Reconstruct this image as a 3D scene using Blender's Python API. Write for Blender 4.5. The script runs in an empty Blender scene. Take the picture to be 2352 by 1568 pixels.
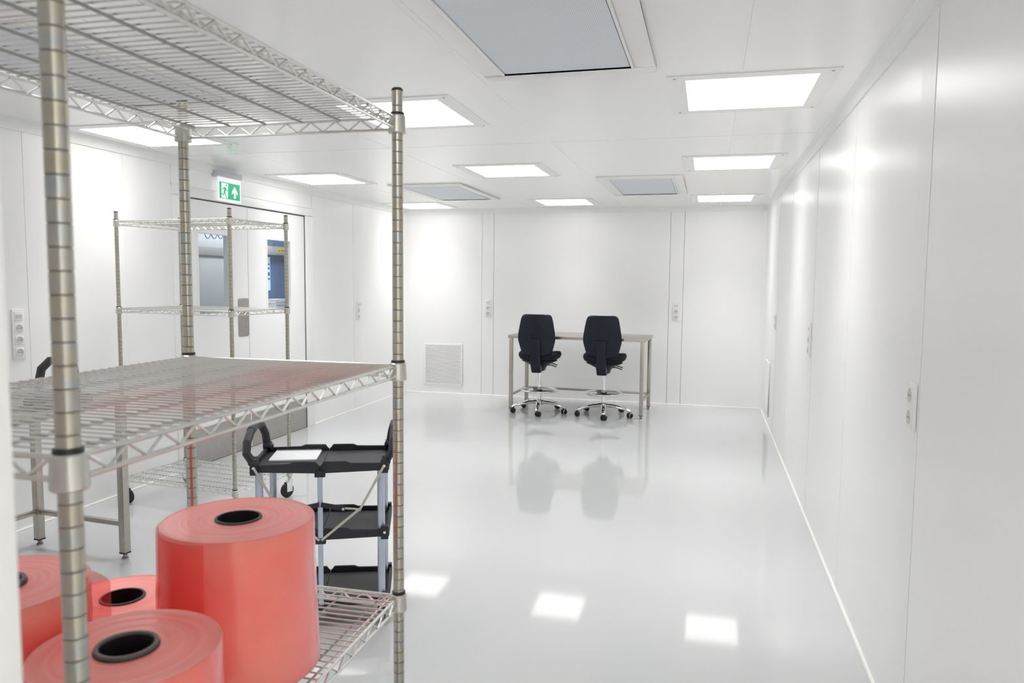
import bpy, bmesh, math, random
from mathutils import Vector, Matrix
random.seed(7)
PI = math.pi
sc = bpy.context.scene
COL = sc.collection

# ------------------------------------------------------------------ camera, light level, exposure
cam_d = bpy.data.cameras.new('camera')
cam = bpy.data.objects.new('camera', cam_d)
COL.objects.link(cam)
sc.camera = cam
CAM_H = 1.52
YAW, PITCH, ROLL = 0.25302584, -0.08191862, 0.00948368
fwd = Vector((-math.sin(YAW) * math.cos(PITCH), math.cos(YAW) * math.cos(PITCH), math.sin(PITCH)))
r0 = Vector((math.cos(YAW), math.sin(YAW), 0)); u0 = r0.cross(fwd)
rgt = r0 * math.cos(ROLL) + u0 * math.sin(ROLL); upv = u0 * math.cos(ROLL) - r0 * math.sin(ROLL)
cam.matrix_world = Matrix(((rgt.x, upv.x, -fwd.x, 0), (rgt.y, upv.y, -fwd.y, 0), (rgt.z, upv.z, -fwd.z, CAM_H), (0, 0, 0, 1)))
cam_d.sensor_width = 36.0
cam_d.lens = 1733.2 / 2352 * 36.0
cam_d.clip_start = 0.05
cam_d.dof.use_dof = True
cam_d.dof.focus_distance = 3.4
cam_d.dof.aperture_fstop = 5.6

world = bpy.data.worlds.new('world'); sc.world = world
world.use_nodes = True
world.node_tree.nodes['Background'].inputs[0].default_value = (0.75, 0.78, 0.8, 1)
world.node_tree.nodes['Background'].inputs[1].default_value = 0.3

sc.view_settings.view_transform = 'Standard'
sc.view_settings.look = 'None'
sc.view_settings.gamma = 1.0
sc.view_settings.use_curve_mapping = False
sc.view_settings.exposure = 0.74
sc.cycles.max_bounces = 12
sc.cycles.diffuse_bounces = 9
sc.cycles.glossy_bounces = 4
sc.cycles.use_light_tree = False
sc.cycles.use_adaptive_sampling = True
sc.cycles.adaptive_threshold = 0.03
sc.cycles.adaptive_min_samples = 16
sc.cycles.transparent_max_bounces = 12
sc.cycles.caustics_reflective = False
sc.cycles.caustics_refractive = False
sc.cycles.sample_clamp_indirect = 6.0
LIGHT = 2.4            # radiance of the lit ceiling diffusers

def area(name, loc, sx, sy, watts, col=(1, 0.985, 0.96)):
    d = bpy.data.lights.new(name, 'AREA'); d.shape = 'RECTANGLE'; d.size = sx; d.size_y = sy
    d.energy = watts; d.color = col
    o = bpy.data.objects.new(name, d); COL.objects.link(o); o.location = loc
    return o
area('added_lobby_fill', (-0.2, -0.9, 2.38), 0.6, 0.6, 18)       # unseen lamp added behind the camera to light the foreground
area('added_next_room_fill', (-4.40, 6.9, 2.38), 0.5, 1.4, 15, (0.97, 0.98, 1))   # unseen lamp added to light the room beyond the door

# ------------------------------------------------------------------ helpers
def mat(name, col, rough=0.5, metal=0.0, bump=0.0, bscale=60.0, var=0.0, vscale=8.0, **kw):
    m = bpy.data.materials.new(name); m.use_nodes = True
    nt = m.node_tree; b = nt.nodes['Principled BSDF']
    b.inputs['Base Color'].default_value = (*col, 1)
    b.inputs['Roughness'].default_value = rough
    b.inputs['Metallic'].default_value = metal
    for k, v in kw.items():
        b.inputs[k.replace('_', ' ')].default_value = v
    tc = nt.nodes.new('ShaderNodeTexCoord')
    if var > 0:
        n = nt.nodes.new('ShaderNodeTexNoise'); n.inputs['Scale'].default_value = vscale
        n.inputs['Detail'].default_value = 3
        nt.links.new(tc.outputs['Object'], n.inputs['Vector'])
        r = nt.nodes.new('ShaderNodeValToRGB')
        r.color_ramp.elements[0].position = 0.3; r.color_ramp.elements[1].position = 0.7
        r.color_ramp.elements[0].color = (*[max(0, c * (1 - var)) for c in col], 1)
        r.color_ramp.elements[1].color = (*[min(1, c * (1 + var)) for c in col], 1)
        nt.links.new(n.outputs['Fac'], r.inputs['Fac'])
        nt.links.new(r.outputs['Color'], b.inputs['Base Color'])
    if bump > 0:
        n = nt.nodes.new('ShaderNodeTexNoise'); n.inputs['Scale'].default_value = bscale
        nt.links.new(tc.outputs['Object'], n.inputs['Vector'])
        bp = nt.nodes.new('ShaderNodeBump'); bp.inputs['Strength'].default_value = bump
        bp.inputs['Distance'].default_value = 0.01
        nt.links.new(n.outputs['Fac'], bp.inputs['Height'])
        nt.links.new(bp.outputs['Normal'], b.inputs['Normal'])
    return m

def emit(name, col, s):
    m = bpy.data.materials.new(name); m.use_nodes = True
    nt = m.node_tree; nt.nodes.remove(nt.nodes['Principled BSDF'])
    e = nt.nodes.new('ShaderNodeEmission'); e.inputs[0].default_value = (*col, 1); e.inputs[1].default_value = s
    nt.links.new(e.outputs[0], nt.nodes['Material Output'].inputs[0])
    return m

class MB:
    def __init__(s): s.v = []; s.f = []
    def box(s, x0, x1, y0, y1, z0, z1):
        b = len(s.v)
        s.v += [(x0, y0, z0), (x1, y0, z0), (x1, y1, z0), (x0, y1, z0), (x0, y0, z1), (x1, y0, z1), (x1, y1, z1), (x0, y1, z1)]
        s.f += [tuple(b + i for i in q) for q in ((0, 3, 2, 1), (4, 5, 6, 7), (0, 1, 5, 4), (1, 2, 6, 5), (2, 3, 7, 6), (3, 0, 4, 7))]
        return s
    def tube(s, pts, r, n=8, closed=False, squash=None, rs=None):
        pts = [Vector(p) for p in pts]; N = len(pts); b = len(s.v)
        prev = None
        for i, p in enumerate(pts):
            if closed: t = (pts[(i + 1) % N] - pts[i - 1]).normalized()
            else: t = (pts[min(i + 1, N - 1)] - pts[max(i - 1, 0)]).normalized()
            if prev is None:
                a = Vector((0, 0, 1)) if abs(t.z) < 0.9 else Vector((1, 0, 0))
                u = (a - t * a.dot(t)).normalized()
            else:
                u = (prev - t * prev.dot(t)).normalized()
            prev = u; w = t.cross(u)
            rr = rs[i] if rs else r
            for k in range(n):
                an = 2 * PI * (k + 0.5) / n
                q = squash or (1, 1)
                s.v.append(tuple(p + u * (rr * q[0] * math.cos(an)) + w * (rr * q[1] * math.sin(an))))
        M = N if closed else N - 1
        for i in range(M):
            j = (i + 1) % N
            for k in range(n):
                l = (k + 1) % n
                s.f.append((b + i * n + k, b + i * n + l, b + j * n + l, b + j * n + k))
        if not closed:
            s.f.append(tuple(b + k for k in reversed(range(n))))
            s.f.append(tuple(b + (N - 1) * n + k for k in range(n)))
        return s
    def lathe(s, prof, n=24, c=(0, 0, 0), axis='z', closed=False, arc=None):
        b = len(s.v); N = len(prof)
        K = n if arc is None else n + 1
        for k in range(K):
            a = 2 * PI * k / n if arc is None else arc[0] + (arc[1] - arc[0]) * k / n
            for r, z in prof:
                p = (r * math.cos(a), r * math.sin(a), z)
                if axis == 'y': p = (p[0], p[2], p[1])
                if axis == 'x': p = (p[2], p[0], p[1])
                s.v.append((p[0] + c[0], p[1] + c[1], p[2] + c[2]))
        for k in range(n):
            l = (k + 1) % n if arc is None else k + 1
            for i in range(N if closed else N - 1):
                j = (i + 1) % N
                s.f.append((b + k * N + i, b + l * N + i, b + l * N + j, b + k * N + j))
        return s
    def prism(s, poly, d0, d1, axis='y'):
        b = len(s.v); N = len(poly)
        for d in (d0, d1):
            for (a, c) in poly:
                s.v.append({'y': (a, d, c), 'x': (d, a, c), 'z': (a, c, d)}[axis])
        s.f.append(tuple(b + i for i in range(N))); s.f.append(tuple(b + N + i for i in reversed(range(N))))
        for i in range(N):
            j = (i + 1) % N
            s.f.append((b + j, b + i, b + N + i, b + N + j))
        return s
    def grid(s, rows, close_u=False):
        b = len(s.v); R = len(rows); C = len(rows[0])
        for r in rows: s.v += [tuple(p) for p in r]
        for i in range(R - 1):
            for j in range(C if close_u else C - 1):
                l = (j + 1) % C
                s.f.append((b + i * C + j, b + i * C + l, b + (i + 1) * C + l, b + (i + 1) * C + j))
        return s
    def mesh(s, name, m, bevel=0, smooth=40, seg=2):
        me = bpy.data.meshes.new(name); me.from_pydata(s.v, [], s.f); me.update()
        bm = bmesh.new(); bm.from_mesh(me)
        bmesh.ops.remove_doubles(bm, verts=bm.verts, dist=1e-6)
        bmesh.ops.recalc_face_normals(bm, faces=bm.faces)
        if bevel:
            es = [e for e in bm.edges if len(e.link_faces) == 2 and e.calc_face_angle(0) > 0.6]
            bmesh.ops.bevel(bm, geom=es, offset=bevel, segments=seg, affect='EDGES', clamp_overlap=True, profile=0.5)
        bm.to_mesh(me); bm.free()
        if smooth:
            for p in me.polygons: p.use_smooth = True
            me.set_sharp_from_angle(angle=math.radians(smooth))
        me.materials.append(m)
        return me
    def build(s, name, m, parent=None, **kw):
        return link(name, s.mesh(name, m, **kw), parent)

def link(name, me, parent=None, loc=(0, 0, 0), rotz=0.0, label=None):
    o = bpy.data.objects.new(name, me); COL.objects.link(o)
    o.parent = parent; o.location = loc; o.rotation_euler = (0, 0, rotz)
    if label: o['label'] = label
    return o
def tag(o, label=None, cat=None, group=None, kind=None):
    for k, v in (('label', label), ('category', cat), ('group', group), ('kind', kind)):
        if v: o[k] = v
    return o
def thing(name, label, cat, loc=(0, 0, 0), rotz=0.0, group=None):
    o = bpy.data.objects.new(name, None); COL.objects.link(o)
    o.empty_display_size = 0.1
    o.location = loc; o.rotation_euler = (0, 0, rotz)
    return tag(o, label, cat, group)
def copy_tree(o, parent=None):
    c = o.copy(); COL.objects.link(c); c.parent = parent
    for ch in list(o.children): copy_tree(ch, c)
    return c
def bx(*a): return MB().box(*a)

# ------------------------------------------------------------------ materials
M = {}
M['wall'] = mat('wall_panel_paint', (0.91, 0.908, 0.90), 0.30, bump=0.03, bscale=1.6, Specular_IOR_Level=0.5)
M['strip'] = mat('wall_strip_paint', (0.90, 0.90, 0.885), 0.36, bump=0.02, bscale=2.0)
M['backing'] = mat('joint_shadow_grey', (0.42, 0.42, 0.41), 0.6, var=0.04)
M['joint'] = mat('ceiling_joint', (0.70, 0.70, 0.68), 0.5, var=0.02)
M['sealant'] = mat('joint_sealant', (0.88, 0.88, 0.86), 0.45, var=0.02)
M['ceil'] = mat('ceiling_panel_paint', (0.94, 0.933, 0.92), 0.16, bump=0.015, bscale=1.2, Specular_IOR_Level=0.5)
M['floor'] = mat('epoxy_floor', (0.585, 0.598, 0.607), 0.065, bump=0.012, bscale=2.5, var=0.012, vscale=0.8, Specular_IOR_Level=0.5)
M['trim'] = mat('cove_trim', (0.87, 0.875, 0.86), 0.35, var=0.01)
M['flange'] = mat('fixture_flange', (0.90, 0.89, 0.875), 0.35, var=0.01)
M['lamp'] = emit('lit_diffuser', (1.0, 0.99, 0.975), LIGHT)
M['screw'] = mat('screw_steel', (0.35, 0.35, 0.35), 0.4, 0.8, var=0.05)
M['plastic'] = mat('white_plastic', (0.86, 0.85, 0.835), 0.3, var=0.01)
M['socket_in'] = mat('socket_recess', (0.60, 0.585, 0.555), 0.4, var=0.03)
M['hole'] = mat('dark_hole', (0.05, 0.045, 0.04), 0.6, var=0.1)
M['ventdark'] = mat('vent_dark', (0.27, 0.26, 0.25), 0.6, var=0.05)
M['steel'] = mat('brushed_steel', (0.50, 0.46, 0.42), 0.30, 1.0, var=0.06, vscale=30)
M['steel_plate'] = mat('brushed_plate', (0.50, 0.475, 0.455), 0.38, 1.0, var=0.05, vscale=20)
M['chrome'] = mat('chrome', (0.86, 0.86, 0.87), 0.06, 1.0, var=0.02)
M['wire'] = mat('chrome_wire', (0.72, 0.72, 0.69), 0.27, 1.0, var=0.04, vscale=20)
M['rib'] = mat('rib_wire', (0.34, 0.34, 0.32), 0.35, 1.0, var=0.04, vscale=20)
M['collar'] = mat('collar_metal', (0.60, 0.585, 0.55), 0.30, 1.0, var=0.04, vscale=20)
M['black'] = mat('black_plastic', (0.02, 0.02, 0.025), 0.42, bump=0.05, bscale=300)
M['cartblack'] = mat('cart_black_plastic', (0.018, 0.018, 0.024), 0.45, bump=0.12, bscale=350)
M['tray'] = mat('cart_tray_plastic', (0.035, 0.036, 0.042), 0.5, bump=0.15, bscale=400)
M['rubber'] = mat('black_rubber', (0.012, 0.012, 0.014), 0.6, var=0.1)
M['purple'] = mat('caster_purple_grey', (0.23, 0.13, 0.20), 0.5, var=0.1)
M['alu'] = mat('bluish_aluminium', (0.55, 0.60, 0.72), 0.35, 0.75, var=0.04)
M['brace'] = mat('zinc_brace', (0.60, 0.58, 0.52), 0.35, 0.9, var=0.06, vscale=40)
M['shell'] = mat('navy_shell', (0.005, 0.009, 0.021), 0.38, Specular_IOR_Level=0.35, bump=0.05, bscale=200)
M['fabric'] = mat('navy_fabric', (0.005, 0.006, 0.012), 0.85, bump=0.3, bscale=500)
M['doorleaf'] = mat('door_paint', (0.90, 0.90, 0.895), 0.34, bump=0.01, bscale=2)
M['gasket'] = mat('door_gasket', (0.10, 0.10, 0.105), 0.6, var=0.1)
M['paper'] = mat('paper', (0.88, 0.89, 0.92), 0.7, var=0.03, vscale=60)
M['green'] = mat('sign_green', (0.0, 0.37, 0.16), 0.4, Emission_Color=(0.0, 0.42, 0.18, 1), Emission_Strength=0.35)
M['signwhite'] = mat('sign_white', (0.85, 0.86, 0.86), 0.4, Emission_Color=(0.95, 1, 1, 1), Emission_Strength=0.25)
M['signbody'] = mat('sign_housing', (0.55, 0.56, 0.62), 0.35, var=0.02)
M['machine'] = mat('machine_grey', (0.38, 0.39, 0.40), 0.4, var=0.03)
M['machine_dark'] = mat('machine_band', (0.26, 0.265, 0.275), 0.4, var=0.03)
M['bluepanel'] = mat('blue_panel', (0.13, 0.21, 0.40), 0.45, var=0.03)
M['bluecable'] = mat('blue_cable', (0.03, 0.06, 0.24), 0.45, var=0.05)
M['yellow'] = mat('warning_yellow', (0.80, 0.62, 0.06), 0.5, var=0.02)
M['cyan'] = mat('pale_blue_paper_glow', (0.55, 0.80, 0.95), 0.5, var=0.02, Emission_Color=(0.5, 0.8, 1, 1), Emission_Strength=0.25)  # slight glow put into the paper to brighten it; not a lamp
M['core'] = mat('black_core', (0.018, 0.014, 0.016), 0.45, var=0.1)
M['core_rim'] = mat('grey_core_rim', (0.10, 0.085, 0.09), 0.45, var=0.1)

# zinc posts: faint yellow / blue passivation tint that changes from ring to ring
def post_mat():
    m = mat('zinc_post', (0.62, 0.60, 0.54), 0.27, 1.0)
    nt = m.node_tree; b = nt.nodes['Principled BSDF']
    tc = nt.nodes.new('ShaderNodeTexCoord'); mp = nt.nodes.new('ShaderNodeMapping')
    mp.inputs['Scale'].default_value = (18, 18, 42)
    n = nt.nodes.new('ShaderNodeTexNoise'); n.inputs['Scale'].default_value = 1.0; n.inputs['Detail'].default_value = 2
    r = nt.nodes.new('ShaderNodeValToRGB'); cr = r.color_ramp
    cr.elements[0].position = 0.28; cr.elements[0].color = (0.47, 0.42, 0.34, 1)
    cr.elements[1].position = 0.72; cr.elements[1].color = (0.41, 0.46, 0.46, 1)
    e = cr.elements.new(0.45); e.color = (0.49, 0.465, 0.38, 1)
    e = cr.elements.new(0.58); e.color = (0.48, 0.46, 0.42, 1)
    nt.links.new(tc.outputs['Object'], mp.inputs['Vector']); nt.links.new(mp.outputs[0], n.inputs['Vector'])
    nt.links.new(n.outputs['Fac'], r.inputs['Fac']); nt.links.new(r.outputs[0], b.inputs['Base Color'])
    return m
M['post'] = post_mat()
M['groove'] = mat('post_groove', (0.30, 0.29, 0.27), 0.5, 0.7, var=0.1)

# perforated filter face: small dots on a fine grid
def filter_mat():
    m = mat('filter_mesh', (0.50, 0.55, 0.62), 0.5)
    nt = m.node_tree; b = nt.nodes['Principled BSDF']
    tc = nt.nodes.new('ShaderNodeTexCoord')
    v = nt.nodes.new('ShaderNodeTexVoronoi'); v.inputs['Scale'].default_value = 130; v.inputs['Randomness'].default_value = 0
    r = nt.nodes.new('ShaderNodeValToRGB'); cr = r.color_ramp
    cr.elements[0].position = 0.25; cr.elements[0].color = (0.46, 0.51, 0.58, 1)
    cr.elements[1].position = 0.42; cr.elements[1].color = (0.74, 0.78, 0.83, 1)
    nt.links.new(tc.outputs['Object'], v.inputs['Vector']); nt.links.new(v.outputs['Distance'], r.inputs['Fac'])
    nt.links.new(r.outputs[0], b.inputs['Base Color'])
    return m
M['filter'] = filter_mat()

# red film: concentric layers on the end faces, glossy wrap outside
def film_mat(name, col, col2, rings):
    m = bpy.data.materials.new(name); m.use_nodes = True
    nt = m.node_tree; b = nt.nodes['Principled BSDF']
    b.inputs['Roughness'].default_value = 0.30
    b.inputs['Coat Weight'].default_value = 0.12 if rings else 0.5; b.inputs['Coat Roughness'].default_value = 0.12
    b.inputs['Subsurface Weight'].default_value = 0.5
    b.inputs['Subsurface Radius'].default_value = (0.10, 0.012, 0.012)
    b.inputs['Subsurface Scale'].default_value = 0.5
    tc = nt.nodes.new('ShaderNodeTexCoord')
    r = nt.nodes.new('ShaderNodeValToRGB')
    r.color_ramp.elements[0].color = (*col, 1); r.color_ramp.elements[1].color = (*col2, 1)
    r.color_ramp.elements[0].position = 0.3; r.color_ramp.elements[1].position = 0.75
    n = nt.nodes.new('ShaderNodeTexNoise'); n.inputs['Detail'].default_value = 4
    if rings:
        s = nt.nodes.new('ShaderNodeSeparateXYZ'); nt.links.new(tc.outputs['Object'], s.inputs[0])
        c = nt.nodes.new('ShaderNodeCombineXYZ')
        q = nt.nodes.new('ShaderNodeVectorMath'); q.operation = 'LENGTH'
        c0 = nt.nodes.new('ShaderNodeCombineXYZ')
        nt.links.new(s.outputs[0], c0.inputs[0]); nt.links.new(s.outputs[1], c0.inputs[1])
        nt.links.new(c0.outputs[0], q.inputs[0]); nt.links.new(q.outputs['Value'], c.inputs[0])
        nt.links.new(c.outputs[0], n.inputs['Vector']); n.inputs['Scale'].default_value = 110
        bp = nt.nodes.new('ShaderNodeBump'); bp.inputs['Strength'].default_value = 0.25; bp.inputs['Distance'].default_value = 0.004
        nt.links.new(n.outputs['Fac'], bp.inputs['Height']); nt.links.new(bp.outputs[0], b.inputs['Normal'])
    else:
        nt.links.new(tc.outputs['Object'], n.inputs['Vector']); n.inputs['Scale'].default_value = 6
        b.inputs['Thin Film Thickness'].default_value = 420
        b.inputs['Thin Film IOR'].default_value = 1.4
        b.inputs['Roughness'].default_value = 0.2
    nt.links.new(n.outputs['Fac'], r.inputs['Fac']); nt.links.new(r.outputs[0], b.inputs['Base Color'])
    return m
M['film_end'] = film_mat('red_film_end', (1.0, 0.22, 0.195), (1.0, 0.34, 0.31), True)
M['film_side'] = film_mat('red_film_wrap', (1.0, 0.20, 0.175), (1.0, 0.29, 0.26), False)
def sheet_mat():
    m = bpy.data.materials.new('clear_red_film'); m.use_nodes = True
    nt = m.node_tree; b = nt.nodes['Principled BSDF']
    b.inputs['Base Color'].default_value = (0.96, 0.19, 0.17, 1); b.inputs['Roughness'].default_value = 0.15
    n = nt.nodes.new('ShaderNodeTexNoise'); n.inputs['Scale'].default_value = 5
    mr = nt.nodes.new('ShaderNodeMapRange'); mr.inputs[3].default_value = 0.30; mr.inputs[4].default_value = 0.42
    nt.links.new(n.outputs['Fac'], mr.inputs[0])
    t = nt.nodes.new('ShaderNodeBsdfTransparent'); t.inputs[0].default_value = (1.0, 0.72, 0.70, 1)
    mx = nt.nodes.new('ShaderNodeMixShader')
    nt.links.new(mr.outputs[0], mx.inputs[0]); nt.links.new(t.outputs[0], mx.inputs[1]); nt.links.new(b.outputs[0], mx.inputs[2])
    nt.links.new(mx.outputs[0], nt.nodes['Material Output'].inputs[0])
    return m
M['sheet'] = sheet_mat()
def glass_mat():
    m = bpy.data.materials.new('door_glass'); m.use_nodes = True
    nt = m.node_tree; nt.nodes.remove(nt.nodes['Principled BSDF'])
    t = nt.nodes.new('ShaderNodeBsdfTransparent'); t.inputs[0].default_value = (0.93, 0.96, 0.97, 1)
    g = nt.nodes.new('ShaderNodeBsdfGlossy'); g.inputs['Roughness'].default_value = 0.02
    mx = nt.nodes.new('ShaderNodeMixShader'); mx.inputs[0].default_value = 0.06
    nt.links.new(t.outputs[0], mx.inputs[1]); nt.links.new(g.outputs[0], mx.inputs[2])
    nt.links.new(mx.outputs[0], nt.nodes['Material Output'].inputs[0])
    return m
M['glass'] = glass_mat()

# ------------------------------------------------------------------ the room
XL, XR, YB, YF, ZC, ZT = -3.92, 0.654, 9.42, 0.42, 2.42, 2.354
def struct(name, mb, m, parent=None, label=None, **kw):
    o = mb.build(name, m, parent, **kw)
    if parent is None: tag(o, label, None, None, 'structure')
    return o
floor = struct('floor', bx(-6.6, 1.0, -2.2, 10.0, -0.1, 0.0), M['floor'], label='glossy pale grey epoxy floor', smooth=0)

ceiling = struct('ceiling', bx(XL - 0.1, XR + 0.1, YF - 0.12, YB + 0.1, ZC + 0.012, ZC + 0.1), M['backing'], label='white panel ceiling with flush lights', smooth=0)
cx = [XL, -3.30, -2.165, -1.025, 0.115, XR]; cy = [YF - 0.12, 4.945, YB]
for i in range(5):
    for j in range(2):
        g = 0.0016
        bx(cx[i] + g, cx[i + 1] - g, cy[j] + g, cy[j + 1] - g, ZC, ZC + 0.012).build('ceiling_panel', M['ceil'], ceiling, smooth=0)
for x in cx[1:-1]:
    bx(x - 0.0016, x + 0.0016, cy[0], YB, ZC + 0.0012, ZC + 0.006).build('joint_seal', M['sealant'], ceiling, smooth=0)
bx(XL, XR, 4.9425, 4.9475, ZC - 0.0004, ZC + 0.006).build('joint_seal', M['joint'], ceiling, smooth=0)

wall_right = struct('wall_right', bx(XR + 0.012, XR + 0.1, -2.1, YB + 0.1, 0, ZC + 0.1), M['backing'], label='white panelled wall with socket strips', smooth=0)
wall_back = struct('wall_back', bx(XL - 0.1, XR + 0.1, YB + 0.012, YB + 0.1, 0, ZC + 0.1), M['backing'], label='white panelled end wall behind the chairs', smooth=0)
wl = MB(); wl.box(XL - 0.1, XL - 0.012, -0.2, 4.93, 0, ZC + 0.1).box(XL - 0.1, XL - 0.012, 6.93, YB + 0.1, 0, ZC + 0.1).box(XL - 0.1, XL - 0.012, 4.93, 6.93, 2.16, ZC + 0.1)
wall_left = struct('wall_left', wl, M['backing'], label='white panelled wall with double door', smooth=0)

def panel(kind, wall, a, b, z0=0.012, z1=ZT + 0.03, strip=False):
    g = 0.0022; d = 0.0 if not strip else -0.0015
    m = M['strip'] if strip else M['wall']
    nm = 'panel_strip' if strip else 'wall_panel'
    if kind == 'R': mb = bx(XR + d, XR + 0.012, a + g, b - g, z0, z1)
    if kind == 'L': mb = bx(XL - 0.012, XL - d, a + g, b - g, z0, z1)
    if kind == 'B': mb = bx(a + g, b - g, YB + d, YB + 0.012, z0, z1)
    mb.build(nm, m, wall, smooth=0)
def seal(kind, wall, a, z0=0.012, z1=ZT + 0.02):
    if kind == 'R': mb = bx(XR - 0.0012, XR + 0.01, a - 0.0035, a + 0.0035, z0, z1)
    if kind == 'L': mb = bx(XL - 0.01, XL + 0.0012, a - 0.0035, a + 0.0035, z0, z1)
    if kind == 'B': mb = bx(a - 0.0035, a + 0.0035, YB - 0.0012, YB + 0.01, z0, z1)
    mb.build('joint_seal', M['sealant'], wall, smooth=0)
def row(kind, wall, cuts, strips, seals, doors=()):
    for a, b in zip(cuts[:-1], cuts[1:]):
        if any(abs(a - p) < 1e-6 for p in doors): continue
        panel(kind, wall, a, b, strip=any(abs(a - p) < 1e-6 for p in strips))
    for s in seals: seal(kind, wall, s)
row('R', wall_right, [-2.0, 0.3, 2.60, 2.765, 3.91, 5.135, 5.295, 6.62, 7.72, 7.885, YB], (2.60, 5.135, 7.72), (3.91, 6.62))
row('B', wall_back, [XL, -2.848, -2.688, -1.576, -0.46, -0.294, XR], (-2.848, -0.46), (-1.576,))
row('L', wall_left, [0.3, 2.4, 3.468, 3.635, 4.42, 4.905, 6.985, 7.91, 8.08, YB], (3.468, 7.91), (2.4, 4.42), doors=(4.905,))
panel('L', wall_left, 4.905, 6.985, z0=2.215)

# front wall beside the opening the camera stands in, and the lobby behind
wf = MB().box(XL, -0.470, 0.30, 0.42, 0, ZC + 0.05)
struct('wall_front', wf, M['wall'], label='white wall end beside the entrance opening', bevel=0.004)
lob = MB()
lob.box(-1.6, -1.5, -2.1, 0.30, 0, ZC).box(-1.6, XR, -2.2, -2.1, 0, ZC)
struct('wall_lobby', lob, M['wall'], label='white walls of the entrance lobby', smooth=0)
struct('ceiling_lobby', bx(-1.6, XR + 0.1, -2.2, 0.30, ZC, ZC + 0.1), M['ceil'], label='white lobby ceiling', smooth=0)

# cove between ceiling and walls, corner coves, floor bead
def cove(n, name, p0, p1, nrm, m=M['trim']):
    # profile in (distance from wall, z)
    prof = [(0.0, ZT), (0.010, ZT), (0.011, ZT + 0.012)]
    for k in range(7):
        a = PI / 2 * k / 6
        prof.append((0.011 + 0.024 * (1 - math.cos(a)), ZT + 0.014 + (ZC - ZT - 0.016) * math.sin(a)))
    prof += [(0.040, ZC - 0.001), (0.040, ZC + 0.004), (0.0, ZC + 0.004)]
    mb = MB(); N = len(prof)
    for p in (p0, p1):
        for d, z in prof: mb.v.append((p[0] + nrm[0] * d, p[1] + nrm[1] * d, z))
    mb.f += [(i, (i + 1) % N, N + (i + 1) % N, N + i) for i in range(N)] + [tuple(range(N)), tuple(range(2 * N - 1, N - 1, -1))]
    struct(name, mb, m, label=n, smooth=35)
cove('pale cove trim over the right wall', 'trim_1', (XR, YF - 0.1), (XR, YB), (-1, 0))
cove('pale cove trim over the end wall', 'trim_2', (XL, YB), (XR, YB), (0, -1))
cove('pale cove trim over the door wall', 'trim_3', (XL, YF), (XL, YB), (1, 0))
def corner(name, x, y, sx, label):
    mb = MB(); R = 0.045; poly = [(x, y)]
    for k in range(9):
        a = PI / 2 * k / 8
        poly.append((x + sx * R * (1 - math.sin(a)), y - R * (1 - math.cos(a))))
    mb.prism(poly, 0.012, ZT + 0.02, 'z')
    struct(name, mb, M['strip'], label=label, smooth=35)
corner('trim_4', XR, YB, -1, 'coved corner strip between end wall and right wall')
corner('trim_5', XL, YB, 1, 'coved corner strip between end wall and door wall')
def bead(name, p0, p1, label):
    mb = MB().tube([(p0[0], p0[1], 0.004), (p1[0], p1[1], 0.004)], 0.010, 8)
    struct(name, mb, M['sealant'], label=label)
bead('baseboard_right', (XR - 0.002, 0.3), (XR - 0.002, YB), 'thin white bead along the right wall foot')
bead('baseboard_back', (XL, YB - 0.002), (XR, YB - 0.002), 'thin white bead along the end wall foot')
bead('baseboard_left', (XL + 0.002, 0.4), (XL + 0.002, 4.90), 'thin white bead along the door wall foot')
bead('baseboard_left_2', (XL + 0.002, 6.99), (XL + 0.002, YB), 'thin white bead past the door')

# ------------------------------------------------------------------ double door
door = struct('door_1', MB().box(XL - 0.09, XL + 0.012, 4.905, 4.992, 0, 2.134).box(XL - 0.09, XL + 0.012, 6.838, 6.985, 0, 2.134)
              .box(XL - 0.09, XL + 0.016, 4.905, 6.985, 2.136, 2.212), M['doorleaf'], label='white double door with glazed leaves and steel kick plates', bevel=0.004)
bx(XL - 0.06, XL + 0.004, 4.992, 4.998, 0, 2.134).build('gasket', M['gasket'], door, smooth=0)
bx(XL - 0.06, XL + 0.004, 6.832, 6.838, 0, 2.134).build('gasket', M['gasket'], door, smooth=0)
bx(XL - 0.06, XL - 0.02, 4.998, 6.832, 2.124, 2.136).build('gasket', M['gasket'], door, smooth=0)
bx(XL - 0.06, XL - 0.012, 4.998, 6.832, 0.0, 0.006).build('threshold', M['gasket'], door, smooth=0)
bx(XL + 0.0, XL + 0.02, 4.89, 7.0, 2.212, 2.218).build('door_cornice', M['doorleaf'], door, smooth=0)
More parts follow.
